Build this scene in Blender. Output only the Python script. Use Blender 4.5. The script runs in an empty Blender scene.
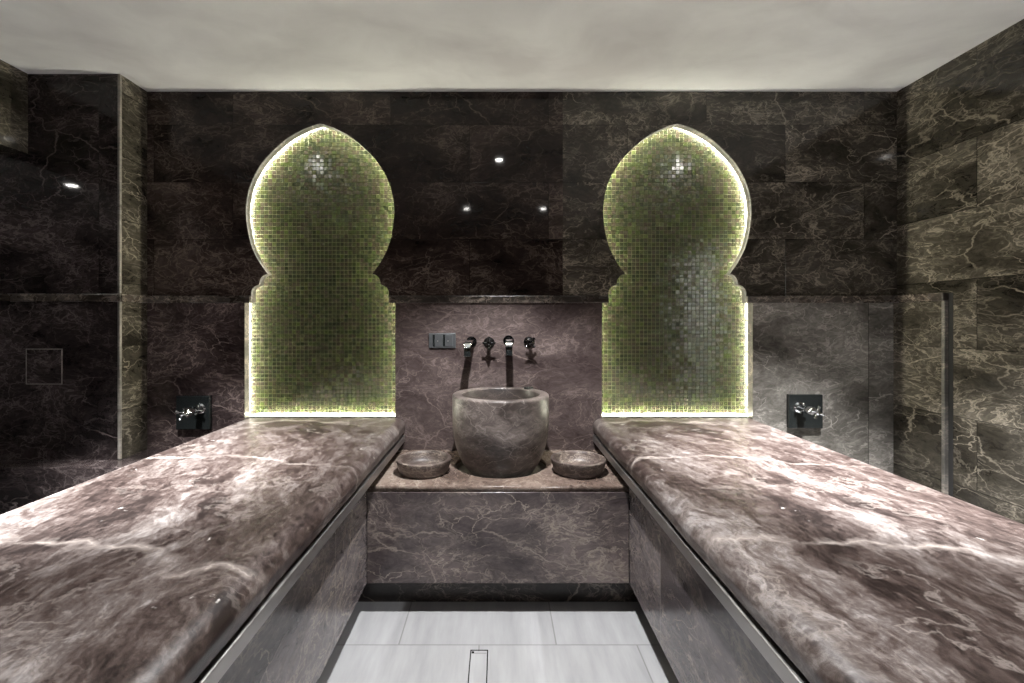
import bpy, bmesh, math, random
from mathutils import Vector, Matrix
random.seed(7)
PI = math.pi
sc = bpy.context.scene
COL = sc.collection

# ------------------------------------------------------------------ frame
D = 2.74            # back wall distance from the camera
EYE = 1.335         # camera height
CEIL = 2.672
F_PX = 470.0

# ------------------------------------------------------------------ mesh helpers
def new_bm():
    return bmesh.new()

def obj(name, bm, mat=None, parent=None, smooth=None, loc=None):
    bmesh.ops.recalc_face_normals(bm, faces=bm.faces[:])
    me = bpy.data.meshes.new(name)
    bm.to_mesh(me); bm.free()
    o = bpy.data.objects.new(name, me)
    COL.objects.link(o)
    if mat: me.materials.append(mat)
    if parent is not None: o.parent = parent
    if loc: o.location = loc
    if smooth is not None:
        for p in me.polygons: p.use_smooth = True
        try:
            me.set_sharp_from_angle(angle=math.radians(smooth))
        except Exception:
            pass
    return o

def add_box(bm, x0, x1, y0, y1, z0, z1, bev=0.0, seg=2):
    b = bmesh.new()
    vs = [b.verts.new((x, y, z)) for x in (x0, x1) for y in (y0, y1) for z in (z0, z1)]
    for f in ((0,1,3,2),(4,6,7,5),(0,4,5,1),(2,3,7,6),(0,2,6,4),(1,5,7,3)):
        b.faces.new([vs[i] for i in f])
    bmesh.ops.recalc_face_normals(b, faces=b.faces[:])
    if bev > 0:
        bmesh.ops.bevel(b, geom=b.edges[:], offset=bev, segments=seg, profile=0.5, affect='EDGES')
    merge(bm, b)

def merge(bm, b, mat=None):
    if mat is not None:
        bmesh.ops.transform(b, matrix=mat, verts=b.verts[:])
    m = bpy.data.meshes.new('tmp'); b.to_mesh(m); b.free()
    bm.from_mesh(m); bpy.data.meshes.remove(m)

def add_lathe(bm, prof, c=(0,0,0), axis='Z', seg=48, closed=True):
    """prof: list of (r, h); axis: direction of h"""
    b = bmesh.new()
    rings = []
    for r, h in prof:
        if r < 1e-6:
            rings.append([b.verts.new((0, 0, h))])
        else:
            rings.append([b.verts.new((r*math.cos(2*PI*k/seg), r*math.sin(2*PI*k/seg), h)) for k in range(seg)])
    n = len(rings)
    for i in range(n-1):
        A, B = rings[i], rings[i+1]
        for k in range(seg):
            k2 = (k+1) % seg
            if len(A) == 1 and len(B) == 1: continue
            if len(A) == 1: b.faces.new((A[0], B[k], B[k2]))
            elif len(B) == 1: b.faces.new((A[k], A[k2], B[0]))
            else: b.faces.new((A[k], A[k2], B[k2], B[k]))
    M = Matrix.Translation(c)
    if axis == '-Y': M = M @ Matrix.Rotation(PI/2, 4, 'X')      # +h goes to -Y (out of the back wall)
    if axis == '-Z': M = M @ Matrix.Rotation(PI, 4, 'X')
    if axis == 'X': M = M @ Matrix.Rotation(PI/2, 4, 'Y')
    merge(bm, b, M)

def add_loft(bm, rings, caps=True, closed=True):
    """rings: lists of points of equal length"""
    R = [[bm.verts.new(p) for p in ring] for ring in rings]
    n = len(R[0])
    for a, b in zip(R, R[1:]):
        for k in range(n if closed else n-1):
            k2 = (k+1) % n
            bm.faces.new((a[k], a[k2], b[k2], b[k]))
    if caps and closed:
        bm.faces.new(R[0][::-1]); bm.faces.new(R[-1])

def plate(name, outer, holes, y0, y1, mat, parent=None, axis='Y'):
    """a slab with holes: outlines in (x,z) extruded from y0 to y1 (axis Y) or in (x,y) from z0 to z1 (axis Z)"""
    cu = bpy.data.curves.new('outline', 'CURVE'); cu.dimensions = '2D'; cu.fill_mode = 'BOTH'
    cu.extrude = abs(y1-y0)/2
    for loop in [outer] + holes:
        s = cu.splines.new('POLY'); s.points.add(len(loop)-1)
        for p, (a, b_) in zip(s.points, loop): p.co = (a, b_, 0, 1)
        s.use_cyclic_u = True
    t = bpy.data.objects.new('outline', cu); COL.objects.link(t)
    dg = bpy.context.evaluated_depsgraph_get(); dg.update()
    me = bpy.data.meshes.new_from_object(t.evaluated_get(dg))
    bpy.data.objects.remove(t); bpy.data.curves.remove(cu)
    bm = bmesh.new(); bm.from_mesh(me); bpy.data.meshes.remove(me)
    mid = (y0+y1)/2
    for v in bm.verts:
        x, b_, w = v.co
        v.co = (x, mid + w, b_) if axis == 'Y' else (x, b_, mid + w)
    bmesh.ops.remove_doubles(bm, verts=bm.verts[:], dist=1e-5)
    return obj(name, bm, mat, parent)

def thing(name, label, cat, loc, group=None):
    o = bpy.data.objects.new(name, None); COL.objects.link(o)
    o.empty_display_size = 0.05
    o.location = loc; o['label'] = label; o['category'] = cat
    if group: o['group'] = group
    return o

def tag(o, label, cat, group=None):
    o['label'] = label; o['category'] = cat
    if group: o['group'] = group
    return o

def part(name, bm, mat, root, label=None, smooth=None):
    """bm is in world coordinates; re-based on the thing's own origin"""
    bmesh.ops.translate(bm, vec=-root_world(root), verts=bm.verts[:])
    o = obj(name, bm, mat, root, smooth)
    if label: o['label'] = label
    return o

def root_world(o):
    v = Vector(o.location)
    while o.parent is not None:
        o = o.parent; v += Vector(o.location)
    return v

def struct(name, bm, mat, smooth=None):
    o = obj(name, bm, mat, None, smooth); o['kind'] = 'structure'; return o

# ------------------------------------------------------------------ node helpers
class NT:
    def __init__(self, name):
        self.m = bpy.data.materials.new(name); self.m.use_nodes = True
        self.t = self.m.node_tree; self.t.nodes.clear()
        self.out = self.t.nodes.new('ShaderNodeOutputMaterial')
    def n(self, typ, **kw):
        nd = self.t.nodes.new(typ)
        for k, v in kw.items(): setattr(nd, k, v)
        return nd
    def put(self, sock, v):
        if v is None: return
        if isinstance(v, bpy.types.NodeSocket): self.t.links.new(v, sock)
        else: sock.default_value = v
    def math(self, op, a, b=None, c=None, clamp=False):
        nd = self.n('ShaderNodeMath', operation=op); nd.use_clamp = clamp
        self.put(nd.inputs[0], a); self.put(nd.inputs[1], b)
        if c is not None: self.put(nd.inputs[2], c)
        return nd.outputs[0]
    def vmath(self, op, a, b=None, scale=None):
        nd = self.n('ShaderNodeVectorMath', operation=op)
        self.put(nd.inputs[0], a)
        if b is not None: self.put(nd.inputs[1], b)
        if scale is not None: self.put(nd.inputs['Scale'], scale)
        return nd.outputs[0]
    def comb(self, x=0.0, y=0.0, z=0.0):
        nd = self.n('ShaderNodeCombineXYZ')
        self.put(nd.inputs[0], x); self.put(nd.inputs[1], y); self.put(nd.inputs[2], z)
        return nd.outputs[0]
    def sep(self, v):
        nd = self.n('ShaderNodeSeparateXYZ'); self.put(nd.inputs[0], v); return nd.outputs
    def noise(self, v, scale, detail=4.0, rough=0.5, dist=0.0, color=False):
        nd = self.n('ShaderNodeTexNoise'); self.put(nd.inputs['Vector'], v)
        nd.inputs['Scale'].default_value = scale; nd.inputs['Detail'].default_value = detail
        nd.inputs['Roughness'].default_value = rough; nd.inputs['Distortion'].default_value = dist
        return nd.outputs['Color' if color else 'Fac']
    def voro_edge(self, v, scale, rnd=1.0):
        nd = self.n('ShaderNodeTexVoronoi', feature='DISTANCE_TO_EDGE'); self.put(nd.inputs['Vector'], v)
        nd.inputs['Scale'].default_value = scale; nd.inputs['Randomness'].default_value = rnd
        return nd.outputs['Distance']
    def ramp(self, fac, stops, interp='LINEAR'):
        nd = self.n('ShaderNodeValToRGB'); self.put(nd.inputs[0], fac)
        cr = nd.color_ramp; cr.interpolation = interp
        while len(cr.elements) < len(stops): cr.elements.new(0.5)
        for e, (p, c) in zip(cr.elements, stops):
            e.position = p; e.color = (*c, 1) if not isinstance(c, (int, float)) else (c, c, c, 1)
        return nd.outputs[0]
    def maprange(self, v, a, b, c=0.0, d=1.0, smooth=False):
        nd = self.n('ShaderNodeMapRange'); nd.clamp = True
        if smooth: nd.interpolation_type = 'SMOOTHSTEP'
        self.put(nd.inputs[0], v)
        for i, x in enumerate((a, b, c, d)): nd.inputs[i+1].default_value = x
        return nd.outputs[0]
    def mix(self, fac, a, b, blend='MIX'):
        nd = self.n('ShaderNodeMix', data_type='RGBA', blend_type=blend)
        self.put(nd.inputs[0], fac)
        self.put(nd.inputs[6], a if isinstance(a, bpy.types.NodeSocket) else (*a, 1))
        self.put(nd.inputs[7], b if isinstance(b, bpy.types.NodeSocket) else (*b, 1))
        return nd.outputs[2]
    def bump(self, h, strength, dist=0.002):
        nd = self.n('ShaderNodeBump'); nd.inputs['Strength'].default_value = strength
        nd.inputs['Distance'].default_value = dist; self.put(nd.inputs['Height'], h)
        return nd.outputs[0]
    def bsdf(self, color, rough, metal=0.0, normal=None, spec=0.5, coat=0.0, coat_rough=0.05):
        b = self.n('ShaderNodeBsdfPrincipled')
        self.put(b.inputs['Base Color'], color if isinstance(color, bpy.types.NodeSocket) else (*color, 1))
        self.put(b.inputs['Roughness'], rough); b.inputs['Metallic'].default_value = metal
        b.inputs['Specular IOR Level'].default_value = spec
        b.inputs['Coat Weight'].default_value = coat; b.inputs['Coat Roughness'].default_value = coat_rough
        if normal is not None: self.put(b.inputs['Normal'], normal)
        self.t.links.new(b.outputs[0], self.out.inputs[0])
        return b

def simple(name, color, rough, metal=0.0, spec=0.5, grain=0.0, gscale=60.0):
    k = NT(name)
    c = color
    r = rough
    if grain > 0:
        co = k.n('ShaderNodeTexCoord').outputs['Object']
        nz = k.noise(co, gscale, 3)
        c = k.mix(nz, tuple(x*(1-grain) for x in color), tuple(min(1, x*(1+grain)) for x in color))
        r = k.maprange(nz, 0.3, 0.7, rough*0.85, rough*1.15)
    k.bsdf(c, r, metal, spec=spec)
    return k.m

def stone(name, axes=None, tw=0.9, th=0.333, u0=0.0, v0=0.0, half=True, dark=(0.020,0.014,0.011), mid=(0.075,0.055,0.046),
          light=(0.16,0.122,0.104), vein=(0.36,0.30,0.25), rough=0.10, scale=1.0, seed=0.0, joint=True, joint_light=False,
          stretch=(1,1,1), vein_amt=1.0, spec=0.5, bumpy=0.0, cloud=(0.34,0.70)):
    k = NT(name)
    co = k.n('ShaderNodeTexCoord').outputs['Object']
    P = k.vmath('ADD', co, (seed*3.1, seed*1.7, seed*2.3))
    jm = None
    if axes:
        s = k.sep(co)
        u = k.math('MULTIPLY_ADD', s[axes[0]], 1.0/tw, u0)
        v = k.math('MULTIPLY_ADD', s[axes[1]], 1.0/th, v0)
        row = k.math('FLOOR', v)
        if half:
            u = k.math('ADD', u, k.math('MULTIPLY', k.math('FLOORED_MODULO', row, 2.0), 0.5))
        colm = k.math('FLOOR', u)
        wn = k.n('ShaderNodeTexWhiteNoise', noise_dimensions='3D')
        k.put(wn.inputs['Vector'], k.comb(colm, row, seed))
        off = k.vmath('SCALE', wn.outputs['Color'], scale=14.0)
        P = k.vmath('ADD', P, off)
        fu = k.math('FRACT', u); fv = k.math('FRACT', v)
        du = k.math('MULTIPLY', k.math('MINIMUM', fu, k.math('SUBTRACT', 1.0, fu)), tw)
        dv = k.math('MULTIPLY', k.math('MINIMUM', fv, k.math('SUBTRACT', 1.0, fv)), th)
        jd = k.math('MINIMUM', du, dv)
        jm = k.maprange(jd, 0.0008, 0.0026, 1.0, 0.0)
        tone = k.math('MULTIPLY_ADD', wn.outputs['Value'], 0.5, 0.75)
    P = k.vmath('MULTIPLY', P, tuple(scale*a for a in stretch))
    # grain runs diagonally through the block
    mp = k.n('ShaderNodeMapping'); k.put(mp.inputs['Vector'], P)
    mp.inputs['Rotation'].default_value = (0.5, 0.62, 0.45); mp.inputs['Scale'].default_value = (1.0, 0.8, 1.75)
    P = mp.outputs[0]
    d1 = k.vmath('SCALE', k.vmath('SUBTRACT', k.noise(P, 1.8, 4, 0.6, color=True), (0.5,0.5,0.5)), scale=0.42)
    Q = k.vmath('ADD', P, d1)
    cl = k.noise(Q, 2.3, 9, 0.60)
    fine = k.noise(Q, 30.0, 8, 0.72)
    base = k.ramp(k.math('MULTIPLY_ADD', k.math('SUBTRACT', fine, 0.5), 0.28, cl), [(cloud[0], dark), (0.5*(cloud[0]+cloud[1]), mid), (cloud[1], light)])
    base = k.mix(0.45, base, k.ramp(fine, [(0.32, 0.40), (0.66, 1.0)]), 'MULTIPLY')
    dense = k.maprange(cl, 0.40, 0.62, 0.0, 1.0, True)
    # long pale cracks
    mask1 = k.maprange(k.noise(P, 1.5, 2), 0.45, 0.60, 0.0, 1.0, True)
    d2 = k.vmath('SCALE', k.vmath('SUBTRACT', k.noise(P, 7.0, 5, 0.6, color=True), (0.5,0.5,0.5)), scale=0.10)
    e1 = k.maprange(k.voro_edge(k.vmath('ADD', k.vmath('ADD', P, d2), k.vmath('SCALE', d1, scale=0.6)), 1.7), 0.0, 0.010, 1.0, 0.0)
    e1 = k.math('MULTIPLY', e1, k.math('MULTIPLY', mask1, 0.75*vein_amt))
    # fibrous webs at several sizes, gathered in the pale clouds
    def ridge(scl, wid, det, rgh, seedv):
        r_ = k.math('ABSOLUTE', k.math('SUBTRACT', k.noise(k.vmath('ADD', Q, seedv), scl, det, rgh, 0.15), 0.5))
        return k.math('POWER', k.maprange(r_, 0.0, wid, 1.0, 0.0), 1.2)
    mlow = k.math('MULTIPLY_ADD', dense, 0.75, 0.25)
    e2 = k.math('MULTIPLY', ridge(2.6, 0.010, 6, 0.55, (0,0,0)), k.math('MULTIPLY', mlow, 0.85*vein_amt))
    e3 = k.math('MULTIPLY', ridge(6.5, 0.020, 5, 0.55, (4,1,2)), k.math('MULTIPLY', dense, 0.75*vein_amt))
    e4 = k.math('MULTIPLY', ridge(15.0, 0.040, 4, 0.55, (1,7,3)), k.math('MULTIPLY', dense, 0.34*vein_amt))
    d3 = k.vmath('SCALE', k.vmath('SUBTRACT', k.noise(P, 11.0, 4, 0.6, color=True), (0.5,0.5,0.5)), scale=0.09)
    web = k.maprange(k.voro_edge(k.vmath('ADD', k.vmath('ADD', P, d1), d3), 5.5), 0.0, 0.020, 1.0, 0.0)
    wm = k.maprange(k.noise(P, 2.4, 3, 0.6), 0.47, 0.62, 0.0, 0.7*vein_amt, True)
    e5 = k.math('MULTIPLY', web, wm)
    vm = k.math('MAXIMUM', k.math('MAXIMUM', e1, e2), k.math('MAXIMUM', k.math('MAXIMUM', e3, e5), e4))
    colr = k.mix(vm, base, vein)
    if axes:
        tn = k.comb(tone, tone, tone)
        colr = k.mix(1.0, colr, tn, 'MULTIPLY')
        if joint:
            colr = k.mix(k.math('MULTIPLY', jm, 0.75), colr, (0.30,0.27,0.25) if joint_light else (0.006,0.005,0.004))
    rg = k.math('MULTIPLY_ADD', k.noise(P, 6.0, 4), rough*0.8, rough*0.6)
    h = None
    if bumpy > 0:
        h = k.math('ADD', k.math('MULTIPLY', k.noise(Q, 12.0, 8, 0.7), 1.0), k.math('MULTIPLY', vm, -0.15))
        nrm = k.bump(h, bumpy, 0.004)
    elif axes and joint:
        nrm = k.bump(k.math('SUBTRACT', 1.0, jm), 0.3, 0.001)
    else:
        nrm = None
    k.bsdf(colr, rg, 0.0, nrm, spec=spec)
    return k.m

# ------------------------------------------------------------------ materials
M = {}
M['wall_y'] = stone('stone wall cladding', (0, 2), 0.92, 0.333, 0.18, -0.44, seed=1.0, rough=0.055,
                    dark=(0.010,0.007,0.006), mid=(0.028,0.019,0.017), light=(0.066,0.049,0.042), vein=(0.17,0.135,0.11), vein_amt=0.9, spec=0.28)
M['wall_y_lit'] = stone('stone wall cladding lit', (0, 2), 0.92, 0.333, 0.18, -0.44, seed=1.6, rough=0.06,
                    dark=(0.020,0.017,0.014), mid=(0.055,0.047,0.038), light=(0.12,0.105,0.086), vein=(0.36,0.31,0.25))  # lighter olive copy of the cladding; the right half's extra light is in the colour
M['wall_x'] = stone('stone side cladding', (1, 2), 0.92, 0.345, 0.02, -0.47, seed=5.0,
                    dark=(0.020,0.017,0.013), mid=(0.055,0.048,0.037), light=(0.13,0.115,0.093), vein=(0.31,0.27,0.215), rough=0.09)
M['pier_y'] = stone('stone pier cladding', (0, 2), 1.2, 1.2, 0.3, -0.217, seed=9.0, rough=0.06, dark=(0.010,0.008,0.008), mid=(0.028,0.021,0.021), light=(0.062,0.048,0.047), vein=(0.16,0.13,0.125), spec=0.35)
M['splash'] = stone('stone splashback', (0, 2), 2.4, 4.0, 0.5, 0.0, seed=2.0, half=False, joint=False,
                    dark=(0.038,0.027,0.026), mid=(0.072,0.054,0.051), light=(0.115,0.089,0.084), vein=(0.21,0.165,0.15), rough=0.16, vein_amt=0.7)
M['wall_low'] = stone('stone lower cladding', (0, 2), 2.4, 2.0, 0.5, 0.20, seed=3.0, half=False,
                    dark=(0.020,0.014,0.014), mid=(0.052,0.037,0.036), light=(0.105,0.080,0.077), vein=(0.28,0.22,0.20), rough=0.12)
M['wall_lowr'] = stone('pale lit stone lower cladding', (0, 2), 2.4, 2.0, 0.1, 0.20, seed=3.7, half=False,
                    dark=(0.062,0.056,0.049), mid=(0.145,0.134,0.118), light=(0.25,0.232,0.208), vein=(0.46,0.42,0.38), rough=0.14, cloud=(0.30,0.64))  # denser pale veining, its tone lifted further for the light on the right
M['panel'] = stone('stone bench panel', (1, 2), 0.86, 2.0, 0.04, 0.5, seed=4.0, half=False, joint_light=True,
                   dark=(0.070,0.058,0.060), mid=(0.135,0.115,0.117), light=(0.21,0.185,0.185), rough=0.18)
M['plinth'] = stone('stone plinth panel', None, seed=6.0, dark=(0.040,0.030,0.031), mid=(0.105,0.082,0.080),
                    light=(0.20,0.158,0.148), rough=0.16)
M['slab'] = stone('stone plinth slab', None, seed=11.0, dark=(0.06,0.04,0.032), mid=(0.16,0.115,0.095),
                  light=(0.26,0.20,0.165), rough=0.22, scale=1.2)
M['bowl'] = stone('stone basin', None, seed=8.6, dark=(0.045,0.034,0.030), mid=(0.125,0.10,0.09),
                  light=(0.23,0.19,0.175), vein=(0.42,0.37,0.34), rough=0.40, scale=1.25, bumpy=0.04, cloud=(0.38,0.64), vein_amt=0.6)
M['shaded'] = stone('wet stone inside basin', None, seed=8.6, dark=(0.020,0.015,0.013), mid=(0.050,0.038,0.034), light=(0.09,0.072,0.064), vein=(0.2,0.16,0.14), rough=0.45, scale=1.25, vein_amt=0.5)  # bowl stone again, with the basin's inner shade put into its colour
M['dish'] = stone('stone dish', None, seed=14.0, dark=(0.032,0.021,0.018), mid=(0.075,0.054,0.047),
                  light=(0.135,0.10,0.088), rough=0.45, scale=1.6, bumpy=0.05)
M['trim'] = stone('stone moulding', None, seed=12.0, dark=(0.016,0.012,0.010), mid=(0.045,0.036,0.030), light=(0.11,0.092,0.078), rough=0.28)
M['edge'] = stone('stone pale edge', None, seed=13.0, dark=(0.12,0.11,0.095), mid=(0.23,0.21,0.185), light=(0.33,0.30,0.27), rough=0.3)
M['reveal_stone'] = stone('honed stone reveal', None, seed=16.0, dark=(0.06,0.056,0.05), mid=(0.105,0.098,0.088), light=(0.17,0.158,0.142), rough=0.35)
M['kick'] = stone('stone toe kick', None, seed=15.0, dark=(0.022,0.017,0.014), mid=(0.04,0.03,0.026), light=(0.06,0.048,0.042), rough=0.35)

def bench_stone():
    k = NT('brushed bench stone')
    co = k.n('ShaderNodeTexCoord').outputs['Object']
    P = k.vmath('ADD', co, (2.3, 0.4, 0.0))
    S = k.sep(P)
    sk = k.comb(k.math('MULTIPLY_ADD', S[1], 0.16, S[0]), S[1], S[2])
    W = k.vmath('SCALE', k.vmath('SUBTRACT', k.noise(P, 2.0, 5, 0.6, color=True), (0.5,0.5,0.5)), scale=0.40)
    Q = k.vmath('ADD', sk, W)
    cl = k.noise(k.vmath('MULTIPLY', Q, (5.4, 1.35, 3.0)), 1.0, 10, 0.66)
    st = k.noise(k.vmath('MULTIPLY', sk, (90, 22, 70)), 1.0, 8, 0.70)
    gr = k.noise(k.vmath('MULTIPLY', Q, (1.5, 0.55, 1.0)), 24.0, 9, 0.74)
    mixv = k.math('ADD', cl, k.math('ADD', k.math('MULTIPLY', k.math('SUBTRACT', gr, 0.5), 0.75), k.math('MULTIPLY', k.math('SUBTRACT', st, 0.5), 0.45)))
    base = k.ramp(mixv, [(0.32, (0.014,0.009,0.008)), (0.46, (0.046,0.031,0.027)), (0.58, (0.098,0.079,0.072)), (0.76, (0.24,0.217,0.208))])
    # wandering pale seams across the bench
    wob = k.math('MULTIPLY', k.math('SUBTRACT', k.noise(P, 1.3, 6, 0.62), 0.5), 0.60)
    yy = k.math('ADD', k.math('ADD', S[1], wob), k.math('MULTIPLY', S[0], 0.10))
    fr = k.math('FRACT', k.math('MULTIPLY_ADD', yy, 1/0.70, 0.16))
    ds = k.math('ABSOLUTE', k.math('SUBTRACT', fr, 0.5))
    brk = k.maprange(k.noise(P, 5.0, 6, 0.7), 0.38, 0.60, 0.02, 0.85)
    seam = k.math('MULTIPLY', k.math('POWER', k.math('MAXIMUM', k.math('MULTIPLY', k.maprange(ds, 0.0, 0.030, 1.0, 0.0), 0.7), k.maprange(ds, 0.0, 0.010, 1.0, 0.0)), 1.0), brk)
    # web of fine veins
    r1 = k.math('ABSOLUTE', k.math('SUBTRACT', k.noise(Q, 3.2, 8, 0.62), 0.5))
    e1 = k.math('MULTIPLY', k.maprange(r1, 0.0, 0.018, 1.0, 0.0), k.maprange(k.noise(P, 2.2, 3), 0.42, 0.62, 0.0, 0.36))
    r2 = k.math('ABSOLUTE', k.math('SUBTRACT', k.noise(Q, 9.0, 7, 0.62), 0.5))
    e2 = k.math('MULTIPLY', k.maprange(r2, 0.0, 0.035, 1.0, 0.0), k.maprange(cl, 0.45, 0.62, 0.0, 0.26))
    col = k.mix(k.math('MAXIMUM', seam, k.math('MAXIMUM', e1, e2)), base, (0.36,0.31,0.28))
    # short white flecks
    Q2 = k.vmath('ADD', P, k.vmath('SCALE', k.vmath('SUBTRACT', k.noise(P, 6.0, 4, 0.6, color=True), (0.5,0.5,0.5)), scale=0.22))
    fl = k.math('ABSOLUTE', k.math('SUBTRACT', k.noise(Q2, 9.0, 4, 0.6), 0.5))
    fm = k.maprange(k.noise(P, 8.0, 4, 0.65), 0.66, 0.70, 0.0, 1.0)
    fk = k.math('MULTIPLY', k.maprange(fl, 0.0, 0.03, 1.0, 0.0), k.math('MULTIPLY', fm, 0.9))
    col = k.mix(fk, col, (0.62,0.58,0.55))
    h = k.math('ADD', k.math('MULTIPLY', st, 0.5), k.math('MULTIPLY', gr, 0.9))
    nrm = k.bump(h, 0.30, 0.003)
    k.bsdf(col, k.maprange(mixv, 0.3, 0.7, 0.30, 0.46), 0.0, nrm, spec=0.5)
    return k.m
M['bench'] = bench_stone()

def plaster():
    k = NT('ceiling plaster')
    co = k.n('ShaderNodeTexCoord').outputs['Object']
    W = k.vmath('ADD', co, k.vmath('SCALE', k.vmath('SUBTRACT', k.noise(co, 0.9, 3, color=True), (0.5,0.5,0.5)), scale=0.8))
    a = k.noise(k.vmath('MULTIPLY', W, (0.7, 1.2, 1.0)), 1.3, 7, 0.55)
    c = k.ramp(a, [(0.32, (0.58,0.56,0.555)), (0.5, (0.76,0.75,0.735)), (0.68, (0.88,0.875,0.855))])
    b = k.noise(co, 45.0, 4, 0.6)
    k.bsdf(c, 0.7, 0.0, k.bump(b, 0.06, 0.002), spec=0.3)
    return k.m
M['ceiling'] = plaster()

def floor_tile():
    k = NT('pale floor tile')
    co = k.n('ShaderNodeTexCoord').outputs['Object']
    s = k.sep(co)
    v = k.math('MULTIPLY_ADD', s[1], 1/0.33, -1.937/0.33 + 20)
    row = k.math('FLOOR', v)
    u = k.math('MULTIPLY_ADD', s[0], 1/0.65, 0.12 + 20)
    u = k.math('ADD', u, k.math('MULTIPLY', k.math('FLOORED_MODULO', k.math('ADD', row, 1.0), 2.0), 0.51))
    fu, fv = k.math('FRACT', u), k.math('FRACT', v)
    du = k.math('MULTIPLY', k.math('MINIMUM', fu, k.math('SUBTRACT', 1.0, fu)), 0.65)
    dv = k.math('MULTIPLY', k.math('MINIMUM', fv, k.math('SUBTRACT', 1.0, fv)), 0.33)
    jm = k.maprange(k.math('MINIMUM', du, dv), 0.0012, 0.0040, 1.0, 0.0)
    wn = k.n('ShaderNodeTexWhiteNoise', noise_dimensions='2D'); k.put(wn.inputs['Vector'], k.comb(k.math('FLOOR', u), row, 0))
    st = k.noise(k.vmath('ADD', k.vmath('MULTIPLY', co, (22, 3.0, 1)), wn.outputs['Color']), 1.0, 6, 0.6)
    c = k.ramp(st, [(0.3, (0.30,0.297,0.302)), (0.7, (0.385,0.38,0.385))])
    tone = k.math('MULTIPLY_ADD', wn.outputs['Value'], 0.10, 0.95)
    c = k.mix(1.0, c, k.comb(tone, tone, tone), 'MULTIPLY')
    c = k.mix(k.math('MULTIPLY', jm, 0.75), c, (0.17,0.165,0.16))
    k.bsdf(c, 0.42, 0.0, k.bump(k.math('SUBTRACT', 1.0, jm), 0.3, 0.001), spec=0.35)
    return k.m
M['floor'] = floor_tile()

def mosaic_glass():
    k = NT('glass mosaic tile')
    g = k.n('ShaderNodeNewGeometry')
    r = g.outputs['Random Per Island']
    co = k.n('ShaderNodeTexCoord').outputs['Object']
    big = k.noise(co, 3.0, 3)
    f = k.math('MULTIPLY_ADD', r, 0.85, k.math('MULTIPLY_ADD', big, 0.5, -0.17), clamp=True)
    c = k.ramp(f, [(0.0, (0.010,0.012,0.006)), (0.22, (0.016,0.021,0.008)), (0.42, (0.024,0.018,0.012)), (0.55, (0.024,0.034,0.008)),
                   (0.8, (0.030,0.023,0.016)), (1.0, (0.042,0.060,0.013))])
    rr = k.math('MULTIPLY_ADD', k.math('FRACT', k.math('MULTIPLY', r, 37.0)), 0.10, 0.10)
    k.bsdf(c, rr, 0.0, spec=0.9)
    return k.m
M['mosaic'] = mosaic_glass()
M['grout'] = simple('mosaic grout', (0.30,0.305,0.215), 0.8, grain=0.15)
M['reveal'] = simple('niche reveal plaster', (0.72,0.72,0.62), 0.7, grain=0.05)
M['chrome'] = simple('polished chrome', (0.62,0.63,0.64), 0.10, 1.0)
M['gunmetal'] = simple('dark plated metal', (0.045,0.045,0.045), 0.24, 1.0, grain=0.1)
M['steel'] = simple('brushed steel trim', (0.44,0.42,0.405), 0.40, 1.0, grain=0.04, gscale=30)
M['black'] = simple('black lacquer', (0.012,0.014,0.014), 0.18, 0.0, grain=0.2)
M['plate'] = simple('grey switch plate', (0.10,0.104,0.108), 0.38, 0.5, grain=0.08)
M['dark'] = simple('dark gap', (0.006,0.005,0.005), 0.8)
M['white_metal'] = simple('white lamp ring', (0.7,0.7,0.68), 0.4, grain=0.03)
M['corridor'] = simple('corridor paint', (0.72,0.72,0.68), 0.6, grain=0.04, gscale=3)

def emit(name, color, strength):
    k = NT(name)
    e = k.n('ShaderNodeEmission'); e.inputs[0].default_value = (*color, 1); e.inputs[1].default_value = strength
    k.t.links.new(e.outputs[0], k.out.inputs[0]); return k.m
LED_POWER = 150.0
M['led'] = emit('led ribbon', (1.0, 0.98, 0.80), LED_POWER)
M['lens'] = emit('lamp lens', (1.0, 0.97, 0.92), 160.0)

# ------------------------------------------------------------------ keyhole outline
def px2z(y): return EYE + (321 - y)/171.53
def catmull(pts, sub=6):
    out = []
    for i in range(len(pts)-1):
        p0 = pts[max(i-1,0)]; p1 = pts[i]; p2 = pts[i+1]; p3 = pts[min(i+2,len(pts)-1)]
        for s in range(sub):
            t = s/sub
            out.append(tuple(0.5*((2*p1[j]) + (-p0[j]+p2[j])*t + (2*p0[j]-5*p1[j]+4*p2[j]-p3[j])*t*t + (-p0[j]+3*p1[j]-3*p2[j]+p3[j])*t**3) for j in range(2)))
    out.append(pts[-1]); return out
arc = [(52.3,273.5),(60,262.5),(66.5,250),(70.5,237),(73,222),(73.5,205),(69.5,185.5),(61.3,168.5),(51.0,155),(33,138.5),(14,128.0),(0,123.5)]
arc = catmull([(x*1.008/171.53, px2z(y)) for x, y in arc])
BENCH_Z = 0.77
def keyhole(zb):
    h = [(0.439, zb), (0.439, 1.442), (0.402, 1.442), (0.402, 1.495)]
    for k in range(1, 9):
        t = PI/2*k/8; h.append((0.354 + 0.048*math.cos(t), 1.495 + 0.05*math.sin(t)))
    for k in range(1, 9):
        t = PI/2*k/8; h.append((0.306 + 0.048*math.cos(t), 1.550 + 0.058*math.sin(t)))
    h += arc
    return h + [(-x, z) for x, z in h[-2::-1]]
def offset(loop, d):
    n = len(loop); out = []
    for i in range(n):
        a, b, c = Vector(loop[i-1]), Vector(loop[i]), Vector(loop[(i+1) % n])
        e1, e2 = (b-a), (c-b)
        if e1.length < 1e-6 or e2.length < 1e-6: out.append(tuple(b)); continue
        e1.normalize(); e2.normalize()
        n1 = Vector((e1.y, -e1.x)); n2 = Vector((e2.y, -e2.x))
        m = n1 + n2
        m = m/max(m.length_squared*0.5, 0.9)
        out.append(tuple(b + m*d))
    return out
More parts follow.
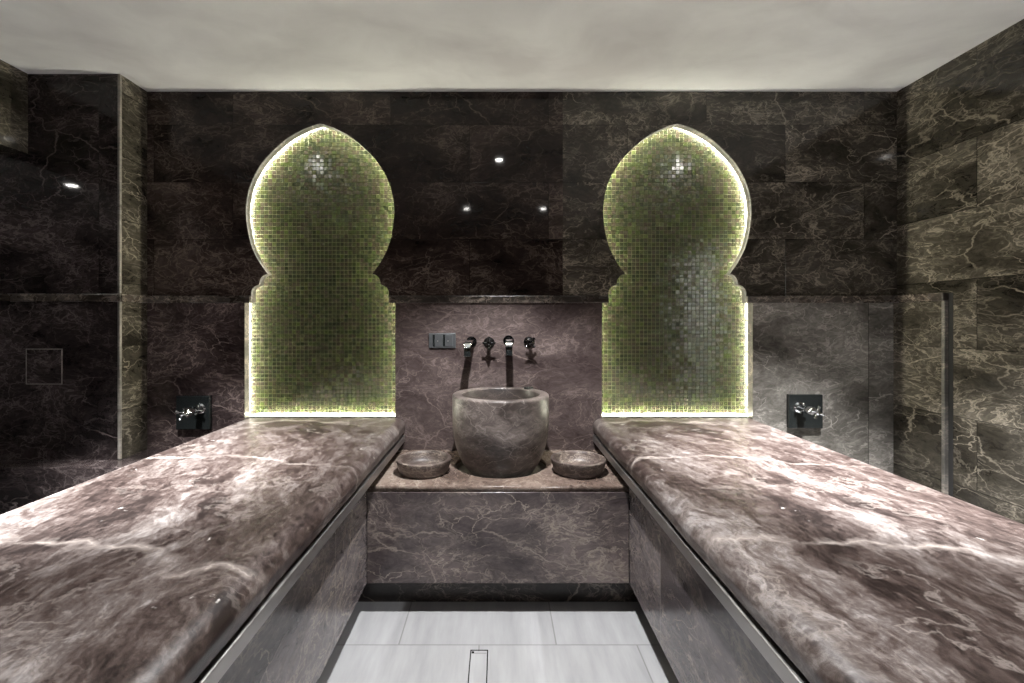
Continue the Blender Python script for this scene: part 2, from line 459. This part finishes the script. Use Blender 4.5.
NICHE_X = (-1.038, 1.046)
LIP = 0.052; DEEP = 0.112
loop0 = keyhole(BENCH_Z + 0.004)
# a plain rounded-out cavity behind the stone lip
def cavity(d):
    h = [(0.439+d, BENCH_Z-0.004)]
    pts = [(0.439+d, 1.442+d*0.5), (0.41+d, 1.53), (0.37+d, 1.60), (0.385+d, 1.68)]
    for (x, z) in arc[14::3]:
        v = Vector((x, z - 1.98)); v = v*(1 + d/max(v.length, 0.2)); 
        pts.append((max(v.x, 0.0), v.y + 1.98))
    pts[-1] = (0.0, pts[-1][1])
    h += pts
    return h + [(-x, z) for x, z in h[-2::-1]]

def honed(o):
    o.data.materials.append(M['reveal_stone'])
    for p in o.data.polygons:
        if abs(p.normal.y) < 0.5: p.material_index = 1
    return o

def inside(p, loop):
    x, z = p; c = False
    for i in range(len(loop)):
        (x1, z1), (x2, z2) = loop[i-1], loop[i]
        if (z1 > z) != (z2 > z) and x < (x2-x1)*(z-z1)/(z2-z1) + x1: c = not c
    return c

# ------------------------------------------------------------------ room shell
XR = 2.325; XL = -2.544; XP = -2.057; YP = 2.544; YB = -2.0; XF = -4.4
bm = new_bm(); add_box(bm, XF-0.1, 3.8, YB-0.1, D+0.25, -0.1, 0.0); struct('floor', bm, M['floor'])
bm = new_bm(); add_box(bm, XF-0.1, 3.8, YB-0.1, D+0.25, CEIL, CEIL+0.1); struct('ceiling', bm, M['ceiling'])
bm = new_bm(); add_box(bm, XL+0.03, XR-0.05, YB+0.05, D-0.26, CEIL-0.014, CEIL+0.001, 0.004)
add_box(bm, XP+0.06, XR-0.05, D-0.27, D-0.06, CEIL-0.014, CEIL+0.001, 0.004); struct('ceiling_panel', bm, M['ceiling'])
# back wall: upper cladding, and lower cladding each side of the niches
rect = [(XP-0.02, 1.44), (XR+0.1, 1.44), (XR+0.1, CEIL), (XP-0.02, CEIL)]
up = []
def notch_rect(cx, x0, x1):
    seg = [(cx+0.402, 1.442)] + [(x+cx, z) for x, z in loop0 if z > 1.4421] + [(cx-0.402, 1.442)]
    return [(x0, CEIL), (x0, 1.442)] + seg[::-1] + [(x1, 1.442), (x1, CEIL)]
w = plate('wall_back', notch_rect(NICHE_X[0], XP-0.02, 0.378), [], D, D+LIP, M['wall_y']); honed(w); w['kind'] = 'structure'
w = plate('wall_back_lit', notch_rect(NICHE_X[1], 0.378, XR+0.1), [], D, D+LIP, M['wall_y_lit']); honed(w); w['kind'] = 'structure'
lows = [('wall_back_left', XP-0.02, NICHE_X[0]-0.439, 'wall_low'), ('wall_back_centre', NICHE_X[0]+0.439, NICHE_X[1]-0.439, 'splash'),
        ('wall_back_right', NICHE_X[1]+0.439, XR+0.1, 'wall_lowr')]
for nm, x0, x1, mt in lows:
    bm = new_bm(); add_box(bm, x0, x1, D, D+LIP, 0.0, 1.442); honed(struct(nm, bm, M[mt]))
# structural wall behind the niches
bm = new_bm(); add_box(bm, XF, 3.8, D+0.17, D+0.25, 0.0, CEIL); struct('wall_behind_niches', bm, M['dark'])
# side walls: the right one has a doorway beside the camera
bm = new_bm()
for y0, y1, z0, z1 in ((YB, -0.35, 0, CEIL), (0.75, D, 0, CEIL), (-0.35, 0.75, 2.2, CEIL)):
    add_box(bm, XR, XR+0.1, y0, y1, z0, z1)
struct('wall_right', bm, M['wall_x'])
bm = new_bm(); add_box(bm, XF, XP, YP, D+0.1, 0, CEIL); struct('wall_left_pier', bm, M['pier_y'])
bm = new_bm(); add_box(bm, XL-0.16, XL, YB, YP, 2.24, CEIL); struct('wall_left_lintel', bm, M['wall_x'])
bm = new_bm(); add_box(bm, XF, XL-0.16, YB, YP, 2.26, 2.32); struct('ceiling_alcove', bm, M['ceiling'])
bm = new_bm(); add_box(bm, XF-0.1, XF, YB, D+0.16, 0, CEIL); struct('wall_left', bm, M['wall_x'])
bm = new_bm(); add_box(bm, XF, XR+0.1, YB-0.1, YB, 0, CEIL); struct('wall_front', bm, M['wall_y'])
# corridor beyond the doorway
bm = new_bm(); add_box(bm, XR+0.1, 3.8, -1.1, -1.0, 0, CEIL); struct('wall_corridor_near', bm, M['corridor'])
bm = new_bm(); add_box(bm, XR+0.1, 3.8, 1.4, 1.5, 0, CEIL); struct('wall_corridor_far', bm, M['corridor'])
bm = new_bm(); add_box(bm, 3.7, 3.8, -1.0, 1.4, 0, CEIL); struct('wall_corridor', bm, M['corridor'])
# pier side facing the niches
bm = new_bm(); add_box(bm, XP-0.001, XP+0.012, YP+0.012, D, 0.585, CEIL); struct('wall_pier_side', bm, M['wall_x'])
bm = new_bm(); add_box(bm, XP-0.001, XP+0.013, YP-0.003, YP+0.012, 0.585, CEIL, 0.003); struct('trim_1', bm, M['edge'])
# dado rail
def rail_box(bm, x0, x1, y0, y1): add_box(bm, x0, x1, y0, y1, 1.440, 1.482, 0.004)
for i, (x0, x1) in enumerate(((XP+0.012, NICHE_X[0]-0.402), (NICHE_X[0]+0.402, NICHE_X[1]-0.402), (NICHE_X[1]+0.402, XR))):
    bm = new_bm(); rail_box(bm, x0, x1, D-0.014, D+0.004); struct('trim_%d' % (i+2), bm, M['trim'])
bm = new_bm(); rail_box(bm, XP+0.008, XP+0.026, YP-0.018, D-0.014); rail_box(bm, XF, XP+0.026, YP-0.018, YP+0.002); struct('trim_5', bm, M['trim'])
# boxed-out dado at the right corner
bm = new_bm(); add_box(bm, XR-0.020, XR+0.001, 2.44, D, 0, 1.442); struct('wall_right_dado', bm, M['wall_x'])
bm = new_bm(); rail_box(bm, XR-0.032, XR+0.001, 2.424, D-0.014); struct('trim_6', bm, M['trim'])
bm = new_bm(); add_box(bm, XR-0.023, XR+0.001, 2.424, 2.441, 0, 1.44, 0.003); struct('trim_7', bm, M['reveal_stone'])
bm = new_bm(); add_box(bm, XR-0.002, XR+0.001, 2.400, 2.424, 0, 1.48); struct('trim_9', bm, M['dark'])  # flat dark strip painted for the shaded recess beside the dado end
# ledge at the foot of the pier and the wall behind the left bench
bm = new_bm(); add_box(bm, XF, -1.50, 2.40, D, 0.0, 0.585, 0.004)
struct('trim_8', bm, M['pier_y'])

# ------------------------------------------------------------------ niches
def niche(cx, label):
    root = thing('mosaic_niche', label, 'niche', (cx, D, BENCH_Z), 'keyhole niches in the back wall')
    cav = cavity(0.055)
    # side wall of the recess
    bm = new_bm()
    ya, yb = D+LIP, D+DEEP+0.02
    A = [bm.verts.new((x+cx, ya, z)) for x, z in cav]; B = [bm.verts.new((x+cx, yb, z)) for x, z in cav]
    for i in range(len(cav)):
        j = (i+1) % len(cav); bm.faces.new((A[i], A[j], B[j], B[i]))
    part('recess', bm, M['reveal'], root)
    # backing with grout
    bm = new_bm(); vs = [bm.verts.new((x+cx, D+DEEP, z)) for x, z in cavity(0.06)]
    f = bm.faces.new(vs); r = bmesh.ops.extrude_face_region(bm, geom=[f])
    bmesh.ops.translate(bm, vec=(0, 0.02, 0), verts=[v for v in r['geom'] if isinstance(v, bmesh.types.BMVert)])
    panel = part('grout_panel', bm, M['grout'], root)
    # mosaic: one sheet of small glass squares, laid one by one and slightly uneven
    rnd = random.Random(int(cx*100)+500)
    bm = new_bm(); P = 0.0242; g = 0.0018
    z = BENCH_Z + 0.003
    row = 0
    while z < 2.56:
        x = -0.50
        while x < 0.50:
            if inside((x+P/2, z+P/2), cav):
                tx, tz = rnd.gauss(0, 0.013), rnd.gauss(0, 0.013)
                dy = rnd.uniform(0, 0.0006)
                q = []
                for (ax, az, up) in ((0,0,0),(P-g,0,0),(P-g,P-g,0),(0,P-g,0)):
                    hx, hz = ax-(P-g)/2, az-(P-g)/2
                    q.append((ax, az, hx*tx + hz*tz))
                hgt = 0.0030
                b = 0.0012
                outer = [bm.verts.new((cx+x+ax, D+DEEP-0.0002, z+az)) for ax, az, _ in q]
                inner = []
                for ax, az, t in q:
                    sx = 1 if ax > 0 else -1; sz = 1 if az > 0 else -1
                    inner.append(bm.verts.new((cx+x+ax-sx*b, D+DEEP-hgt-dy+t, z+az-sz*b)))
                bm.faces.new(inner)
                for i in range(4):
                    j = (i+1) % 4; bm.faces.new((outer[i], outer[j], inner[j], inner[i]))
            x += P
        z += P; row += 1
    part('mosaic', bm, M['mosaic'], root)
    # light ribbon on the recess wall behind the stone lip, shining across the mosaic
    lp = cavity(0.052)
    bm = new_bm()
    ya, yb = D+LIP+0.006, D+LIP+0.030
    A = [bm.verts.new((x+cx, ya, z)) for x, z in lp]; B = [bm.verts.new((x+cx, yb, z)) for x, z in lp]
    for i in range(len(lp)-1):
        bm.faces.new((A[i], A[i+1], B[i+1], B[i]))
    # and along the sill
    v = [bm.verts.new(p) for p in ((cx-0.43, D+LIP+0.030, BENCH_Z+0.002), (cx+0.43, D+LIP+0.030, BENCH_Z+0.002),
                                   (cx+0.43, D+LIP+0.044, BENCH_Z+0.002), (cx-0.43, D+LIP+0.044, BENCH_Z+0.002))]
    bm.faces.new(v)
    part('light_strip', bm, M['led'], root, 'hidden strip of warm light')
    return root
niche(NICHE_X[0], 'backlit keyhole niche of green glass mosaic behind the left stone bench')
niche(NICHE_X[1], 'backlit keyhole niche of green glass mosaic behind the right stone bench')

# ------------------------------------------------------------------ benches
def bench(s, outer, label):
    root = thing('stone_bench', label, 'bench', (s*1.0, 0.9, 0.0), 'long stone benches along the room')
    y0, y1 = -1.2, D-0.004
    # slab profile (x outward from room centre, z)
    prof = []
    T, Bz = BENCH_Z, 0.690
    xi = 0.541 if s < 0 else 0.552
    prof += [(xi+0.006, Bz), (xi+0.0005, Bz+0.003), (xi, Bz+0.020)]
    for k in range(0, 11):
        t = PI/2*k/10
        prof.append((xi - 0.003 + 0.056*(1-math.cos(t)), Bz + 0.030 + 0.050*math.sin(t)))
    ro = 0.03
    for k in range(0, 9):
        t = PI/2 - PI/2*k/8
        prof.append((outer - ro + ro*math.cos(t), T - ro + ro*math.sin(t)))
    prof.append((outer, Bz))
    N = 40
    rings = []
    rnd = random.Random(3 if s < 0 else 4)
    for i in range(N+1):
        y = y0 + (y1-y0)*i/N
        wv = 0.0015*math.sin(y*7.3+s) + 0.001*math.sin(y*17.1)
        rings.append([(s*(x + (wv if x < 0.7 else 0)), y, z) for x, z in prof])
    bm = new_bm(); add_loft(bm, rings)
    part('bench_top', bm, M['bench'], root, 'brushed stone slab with rounded edge', smooth=40)
    # front panel, resting above the toe kick
    xf = 0.596
    bm = new_bm(); add_box(bm, *sorted((s*xf, s*(xf+0.02))), y0, y1, 0.145, 0.637)
    part('front_panel', bm, M['panel'], root, 'polished grey brown stone facing')
    bm = new_bm(); add_box(bm, *sorted((s*xi, s*0.60)), y0, D-0.006, 0.635, 0.673, 0.003, 3)
    part('edge_trim', bm, M['steel'], root, 'brushed steel strip under the slab')
    bm = new_bm(); add_box(bm, *sorted((s*0.585, s*(outer-0.06))), y0+0.01, y1, 0.672, 0.6895)
    part('core', bm, M['dark'], root)
    bm = new_bm(); add_box(bm, *sorted((s*(outer-0.06), s*(outer-0.04))), y0, 2.395, 0.0, 0.689)
    part('back_panel', bm, M['panel'], root)
    bm = new_bm(); add_box(bm, *sorted((s*0.70, s*0.72)), y0+0.02, y1, 0.0, 0.657)
    part('toe_kick', bm, M['kick'], root, 'dark recessed base')
    bm = new_bm(); add_box(bm, *sorted((s*xf, s*(outer-0.04))), y0-0.0, y0+0.02, 0.145, 0.689)
    part('end_panel', bm, M['panel'], root)
    return root
bench(-1, 1.475, 'long brown stone bench to the left of the basin plinth')
bench(1, 1.485, 'long brown stone bench to the right of the basin plinth')

# ------------------------------------------------------------------ basin plinth
BX, BY = 0.014, 2.455
root = thing('basin_plinth', 'low stone plinth between the two benches carrying the big basin', 'plinth', (0.0, 2.45, 0.0))
circ = lambda r, cx, cy, n=64: [(cx + r*math.cos(2*PI*k/n), cy + r*math.sin(2*PI*k/n)) for k in range(n)]
RX, RY, RR = BX, 2.475, 0.238
o = plate('top_slab', [(-0.594, 2.134), (0.594, 2.134), (0.594, D-0.003), (-0.594, D-0.003)], [circ(RR, RX, RY)], 0.560, 0.585, M['slab'], axis='Z')
o.data.transform(Matrix.Translation(-root_world(root))); o.parent = root
o['label'] = 'pale edged slab with a round sunken tray'
bm = new_bm(); add_lathe(bm, [(RR+0.004, 0.562), (RR+0.0, 0.565), (RR-0.004, 0.545), (0.0, 0.540)], (RX, RY, 0), seg=64)
part('tray', bm, M['edge'], root, 'round sunken tray under the basin', smooth=40)
bm = new_bm(); add_box(bm, -0.594, 0.594, 2.130, 2.150, 0.145, 0.5585, 0.003, 3)
part('front_panel', bm, M['plinth'], root, 'veined purple brown stone front')
bm = new_bm(); add_box(bm, -0.594, 0.594, 2.138, 2.16, 0.556, 0.5605)
part('shadow_gap', bm, M['dark'], root)
bm = new_bm(); add_box(bm, -0.69, 0.69, 2.235, 2.255, 0.0, 0.145)
part('toe_kick', bm, M['kick'], root, 'dark recessed base')

# ------------------------------------------------------------------ basin and dishes
root = thing('wash_basin', 'large round stone basin standing on the plinth below the taps', 'basin', (BX, BY, 0.5415))
zb = 0.5415
prof = [(0.0, zb), (0.125, zb), (0.150, zb+0.006), (0.172, zb+0.024), (0.196, zb+0.058), (0.217, zb+0.100), (0.234, zb+0.148),
        (0.2445, zb+0.20), (0.249, zb+0.25), (0.2505, zb+0.31), (0.251, 0.946), (0.2495, 0.953), (0.245, 0.957), (0.238, 0.958),
        (0.212, 0.958), (0.206, 0.956), (0.203, 0.950), (0.200, 0.88), (0.195, 0.82), (0.182, 0.75), (0.155, 0.69), (0.115, 0.652), (0.06, 0.637), (0.022, 0.634), (0.0, 0.633)]
bm = new_bm(); add_lathe(bm, prof, (BX, BY, 0), seg=96)
ob = part('bowl_body', bm, M['bowl'], root, smooth=50)
ob.data.materials.append(M['shaded'])
for p in ob.data.polygons:
    c = p.center + root_world(root)
    if c.z > 0.60 and math.hypot(c.x-BX, c.y-BY) < 0.2025: p.material_index = 1
bm = new_bm(); ins = []
for k in range(7):
    a = math.radians(42 + 9*k/6)
    ins.append([(BX+r*math.cos(a), BY+r*math.sin(a), z) for r, z in ((0.206,0.954),(0.244,0.954),(0.242,0.968),(0.208,0.968))])
add_loft(bm, ins)  # short black block raised on the back of the rim
part('rim_block', bm, M['black'], root, 'small black block at the back of the rim')
bm = new_bm(); add_lathe(bm, [(0.0, 0.634), (0.03, 0.634), (0.032, 0.637), (0.028, 0.640), (0.012, 0.639), (0.0, 0.639)], (BX, BY, 0), seg=32)
part('drain', bm, M['gunmetal'], root, 'dark metal waste outlet', smooth=40)

def dish(x, y, label):
    o_bm = new_bm()
    pr = [(0.0,0.0),(0.108,0.0),(0.116,0.003),(0.124,0.02),(0.132,0.05),(0.1365,0.066),(0.136,0.0695),(0.133,0.071),(0.122,0.071),(0.119,0.069),
          (0.116,0.060),(0.108,0.034),(0.098,0.024),(0.085,0.020),(0.0,0.018)]
    add_lathe(o_bm, pr, (0,0,0), seg=72)
    o = obj('stone_dish', o_bm, M['dish'], None, 45, (x, y, 0.5853))
    tag(o, label, 'bowl', 'shallow stone dishes on the plinth')
    o.rotation_euler.z = x*4
    return o
dish(-0.368, 2.335, 'small shallow stone dish to the left of the big basin')
dish(0.398, 2.335, 'small shallow stone dish to the right of the big basin')

# ------------------------------------------------------------------ wall taps
def spout(x, z, dx, label):
    root = thing('wall_spout', label, 'spout', (x, D, z), 'basin spouts on the splashback')
    bm = new_bm(); add_lathe(bm, [(0.0,-0.002),(0.031,-0.002),(0.031,0.006),(0.0285,0.009),(0.0,0.009)], (x, D, z), '-Y', 40)
    part('rosette', bm, M['gunmetal'], root, 'round wall plate', 35)
    # flat arm that rolls over to a downward outlet
    path = [(0.008, 0.002), (0.06, 0.003), (0.11, 0.003), (0.140, 0.001)]
    for k in range(1, 8):
        t = PI/2*k/7; path.append((0.140+0.036*math.sin(t), 0.001-0.036*(1-math.cos(t))))
    path.append((0.176, -0.066))
    hw, th = 0.0185, 0.010
    rings = []
    for i, (h, zz) in enumerate(path):
        a = path[max(i-1,0)]; b = path[min(i+1,len(path)-1)]
        tv = Vector((b[0]-a[0], b[1]-a[1])).normalized(); nv = Vector((-tv.y, tv.x))
        ring = []
        for (u, w_) in ((-1,-1),(-0.85,-1.25),(0.85,-1.25),(1,-1),(1,1),(0.85,1.25),(-0.85,1.25),(-1,1)):
            ring.append((x + dx*h + u*hw, D - (h + nv.x*w_*th*0.8), z + zz + nv.y*w_*th*0.8))
        rings.append(ring)
    bm = new_bm(); add_loft(bm, rings)
    part('spout_arm', bm, M['chrome'], root, 'chrome arm turned down at the end', 35)
    h, zz = path[-1]
    bm = new_bm(); add_box(bm, x+dx*h-0.0165, x+dx*h+0.0165, D-h-0.0155, D-h+0.006, z+zz-0.004, z+zz+0.020, 0.001)
    part('outlet', bm, M['black'], root, 'black outlet')
    bm = new_bm(); add_box(bm, x+dx*h-0.019, x+dx*h+0.019, D-h-0.016, D-h+0.008, z+zz-0.008, z+zz-0.004, 0.001)
    part('outlet_rim', bm, M['chrome'], root, 'chrome rim')
    return root
spout(-0.1545, 1.214, -0.07, 'chrome wall spout beside the grey switch plate, left of the pair')
spout(0.062, 1.221, -0.01, 'chrome wall spout between the two cross handles, above the basin')

def cross_handle(x, z, rot, label):
    root = thing('cross_handle', label, 'tap handle', (x, D, z), 'basin tap handles on the splashback')
    bm = new_bm(); add_lathe(bm, [(0.0,-0.002),(0.032,-0.002),(0.032,0.005),(0.029,0.009),(0.018,0.016),(0.014,0.026),(0.0,0.026)], (x, D, z), '-Y', 40)
    part('rosette', bm, M['gunmetal'], root, None, 35)
    bm = new_bm(); add_lathe(bm, [(0.010,0.020),(0.010,0.055),(0.014,0.060),(0.014,0.078),(0.011,0.083),(0.0,0.084)], (x, D, z), '-Y', 28)
    part('stem', bm, M['gunmetal'], root, None, 35)
    bm = new_bm()
    for k in range(4):
        a = rot + k*PI/2
        b = bmesh.new()
        add_lathe(b, [(0.0065,0.010),(0.0055,0.022),(0.0055,0.029),(0.0075,0.032),(0.0075,0.037),(0.0,0.038)], (0,0,0), 'Z', 14)
        merge(bm, b, Matrix.Translation((x, D-0.069, z)) @ Matrix.Rotation(a, 4, 'Y'))
    part('cross_arms', bm, M['gunmetal'], root, None, 40)
    bm = new_bm(); add_lathe(bm, [(0.0,0.0845),(0.008,0.0845),(0.008,0.0855),(0.0,0.087)], (x, D, z), '-Y', 20)
    part('cap', bm, M['chrome'], root, 'small chrome cap', 30)
    return root
cross_handle(-0.0515, 1.209, 0.0, 'dark cross tap handle set upright, between the two chrome spouts')
cross_handle(0.182, 1.212, PI/4, 'dark cross tap handle turned diagonally, rightmost fitting above the basin')

# switch plate
def switch():
    x0, x1, z0, z1 = -0.402, -0.246, 1.178, 1.264
    root = thing('switch_plate', 'grey rectangular switch plate on the splashback left of the taps', 'switch', ((x0+x1)/2, D, z0))
    bm = new_bm(); add_box(bm, x0, x1, D-0.010, D, z0, z1, 0.002); part('plate', bm, M['plate'], root)
    for a, b in ((-0.368, -0.323), (-0.308, -0.264)):
        bm = new_bm(); add_box(bm, a-0.011, a, D-0.0108, D-0.004, z0+0.009, z1-0.009); part('slot', bm, M['black'], root, 'black vertical slot')
        bm = new_bm(); add_box(bm, a+0.001, b, D-0.0135, D-0.004, z0+0.009, z1-0.009, 0.001); k = part('button', bm, M['plate'], root)
        bm = new_bm(); add_lathe(bm, [(0.0,0.013),(0.0035,0.013),(0.003,0.0150),(0.0,0.0152)], ((a+b)/2-0.004, D, (z0+z1)/2-0.002), '-Y', 16)
        part('indicator', bm, M['steel'], k, 'small pale dot')
switch()

# ------------------------------------------------------------------ shower valves beside the benches
def valve(s, xc, zc, xr, zr, label):
    root = thing('wall_valve', label, 'valve', (xc, D, zc), 'cross handled valves beside the benches')
    bm = new_bm(); add_box(bm, xc-0.097, xc+0.097, D-0.028, D, zc-0.097, zc+0.097, 0.003)
    part('backplate', bm, M['black'], root, 'square black plate')
    bm = new_bm(); add_lathe(bm, [(0.0,0.026),(0.030,0.026),(0.030,0.034),(0.022,0.040),(0.018,0.060),(0.018,0.10),(0.022,0.108),(0.022,0.150),(0.017,0.158),(0.011,0.170),(0.011,0.195),(0.0,0.196)],
                              (xr, D, zr), '-Y', 32)
    part('valve_body', bm, M['chrome'], root, None, 35)
    for h, ln, rr in ((0.187, 0.036, 0.0075), (0.060, 0.032, 0.006)):
        bm = new_bm()
        for k in range(4):
            b = bmesh.new()
            add_lathe(b, [(rr*0.8,0.004),(rr*0.8,ln*0.7),(rr*1.15,ln*0.78),(rr*1.15,ln*0.97),(0.0,ln)], (0,0,0), 'Z', 14)
            merge(bm, b, Matrix.Translation((xr, D-h, zr)) @ Matrix.Rotation(0.35 + k*PI/2, 4, 'Y'))
        add_lathe(bm, [(0.0,-0.010),(0.012,-0.010),(0.013,0.008),(0.008,0.012),(0.0,0.012)], (xr, D-h, zr), '-Y', 20)
        part('cross_handle', bm, M['chrome'], root, None, 40)
valve(-1, -1.762, 0.806, -1.715, 0.830, 'chrome cross handled valve on a square black plate left of the left niche')
valve(1, 1.778, 0.813, 1.735, 0.838, 'chrome cross handled valve on a square black plate right of the right niche')

# access hatch on the pier
root = thing('access_hatch', 'flush square stone access hatch low on the dark left pier', 'hatch', (-2.455, YP, 1.0))
bm = new_bm()
for a in ((-2.553,-2.357,1.181,1.185),(-2.553,-2.357,0.992,0.996),(-2.553,-2.549,0.992,1.185),(-2.361,-2.357,0.992,1.185)):
    add_box(bm, a[0], a[1], YP-0.003, YP+0.001, a[2], a[3])
part('frame', bm, M['edge'], root, 'thin pale frame')
bm = new_bm(); add_box(bm, -2.549, -2.361, YP-0.002, YP+0.001, 0.996, 1.181); part('cover', bm, M['pier_y'], root)

# tiled floor drain
root = thing('floor_drain', 'narrow tile topped floor drain in the pale floor before the plinth', 'drain', (-0.076, 1.6, 0.0))
bm = new_bm()
x0, x1, y0, y1 = -0.112, -0.040, 1.20, 1.907
for a in ((x0, x1, y1-0.004, y1), (x0, x1, y0, y0+0.004), (x0, x0+0.004, y0, y1), (x1-0.004, x1, y0, y1)):
    add_box(bm, a[0], a[1], a[2], a[3], -0.004, 0.0012)
part('frame', bm, M['gunmetal'], root, 'thin dark metal frame')
bm = new_bm(); add_box(bm, x0+0.006, x1-0.006, y0+0.006, y1-0.008, -0.004, 0.0010); part('tile_cover', bm, M['floor'], root)
bm = new_bm(); add_box(bm, x0+0.006, x0+0.016, y1-0.020, y1-0.010, 0.0, 0.0016); part('lift_notch', bm, M['gunmetal'], root, 'small dark lifting point')

# ------------------------------------------------------------------ lamps
def downlight(x, y, z, label, energy, size=80, blend=0.7, lens=None, group='recessed ceiling downlights', tilt=0.0):
    root = thing('downlight', label, 'ceiling light', (x, y, z), group)
    bm = new_bm(); add_lathe(bm, [(0.030,-0.003),(0.030,0.004),(0.034,0.006),(0.044,0.005),(0.047,0.0),(0.047,-0.003)], (x, y, z), '-Z', 40)
    part('ring', bm, M['white_metal'], root, None, 35)
    bm = new_bm(); add_lathe(bm, [(0.0, 0.0025), (0.030, 0.0025)], (x, y, z), '-Z', 32)
    part('lens', bm, lens or M['lens'], root)
    l = bpy.data.lights.new('downlight_beam', 'SPOT'); l.energy = energy; l.spot_size = math.radians(size); l.spot_blend = blend
    l.color = (0.98, 0.99, 1.0); l.shadow_soft_size = 0.028
    lo = bpy.data.objects.new('downlight_beam', l); COL.objects.link(lo); lo.location = (0, 0, -0.012); lo.rotation_euler = (math.radians(tilt), 0, 0); lo.parent = root
    return root
downlight(0.01, 1.63, CEIL-0.014, 'round recessed downlight in the ceiling over the middle of the floor', 400, 90, 0.3)
downlight(-1.53, 1.68, CEIL-0.014, 'round recessed downlight in the ceiling over the left bench', 1250, 58, 0.8, tilt=5)
downlight(1.53, 1.70, CEIL-0.014, 'round recessed downlight in the ceiling over the right bench', 1650, 59, 0.8, tilt=6)
downlight(-0.37, -0.05, CEIL-0.014, 'round recessed downlight in the ceiling behind the viewer, left of the pair', 6, 110, 0.6)
downlight(0.53, -0.05, CEIL-0.014, 'round recessed downlight in the ceiling behind the viewer, right of the pair', 6, 110, 0.6)
downlight(-2.90, 1.89, 2.26, 'round recessed downlight in the low ceiling of the left alcove', 10, 90, 0.8)
downlight(3.1, 0.2, CEIL, 'round recessed downlight in the corridor beyond the right doorway', 400, 150, 0.5)

# a faint ambient so that closed corners are not pure black
wd = bpy.data.worlds.new('world'); sc.world = wd; wd.use_nodes = True
wd.node_tree.nodes['Background'].inputs[0].default_value = (0.01, 0.01, 0.01, 1)
wd.node_tree.nodes['Background'].inputs[1].default_value = 0.0

# ------------------------------------------------------------------ camera
cam = bpy.data.cameras.new('camera'); co = bpy.data.objects.new('camera', cam); COL.objects.link(co)
co.location = (0, 0, EYE); co.rotation_euler = (PI/2, 0, 0)
cam.sensor_fit = 'HORIZONTAL'; cam.sensor_width = 36.0; cam.lens = 36.0*F_PX/1024
cam.shift_x = (512-498)/1024; cam.shift_y = (321-341.5)/1024
cam.clip_start = 0.02
sc.camera = co

vs = sc.view_settings
sc.display_settings.display_device = 'sRGB'
vs.view_transform = 'Standard'; vs.look = 'None'; vs.exposure = 0.14; vs.gamma = 1.0; vs.use_curve_mapping = False
cy = sc.cycles
cy.use_denoising = True
cy.max_bounces = 10; cy.diffuse_bounces = 6; cy.glossy_bounces = 6
cy.sample_clamp_indirect = 6.0
cy.caustics_reflective = True
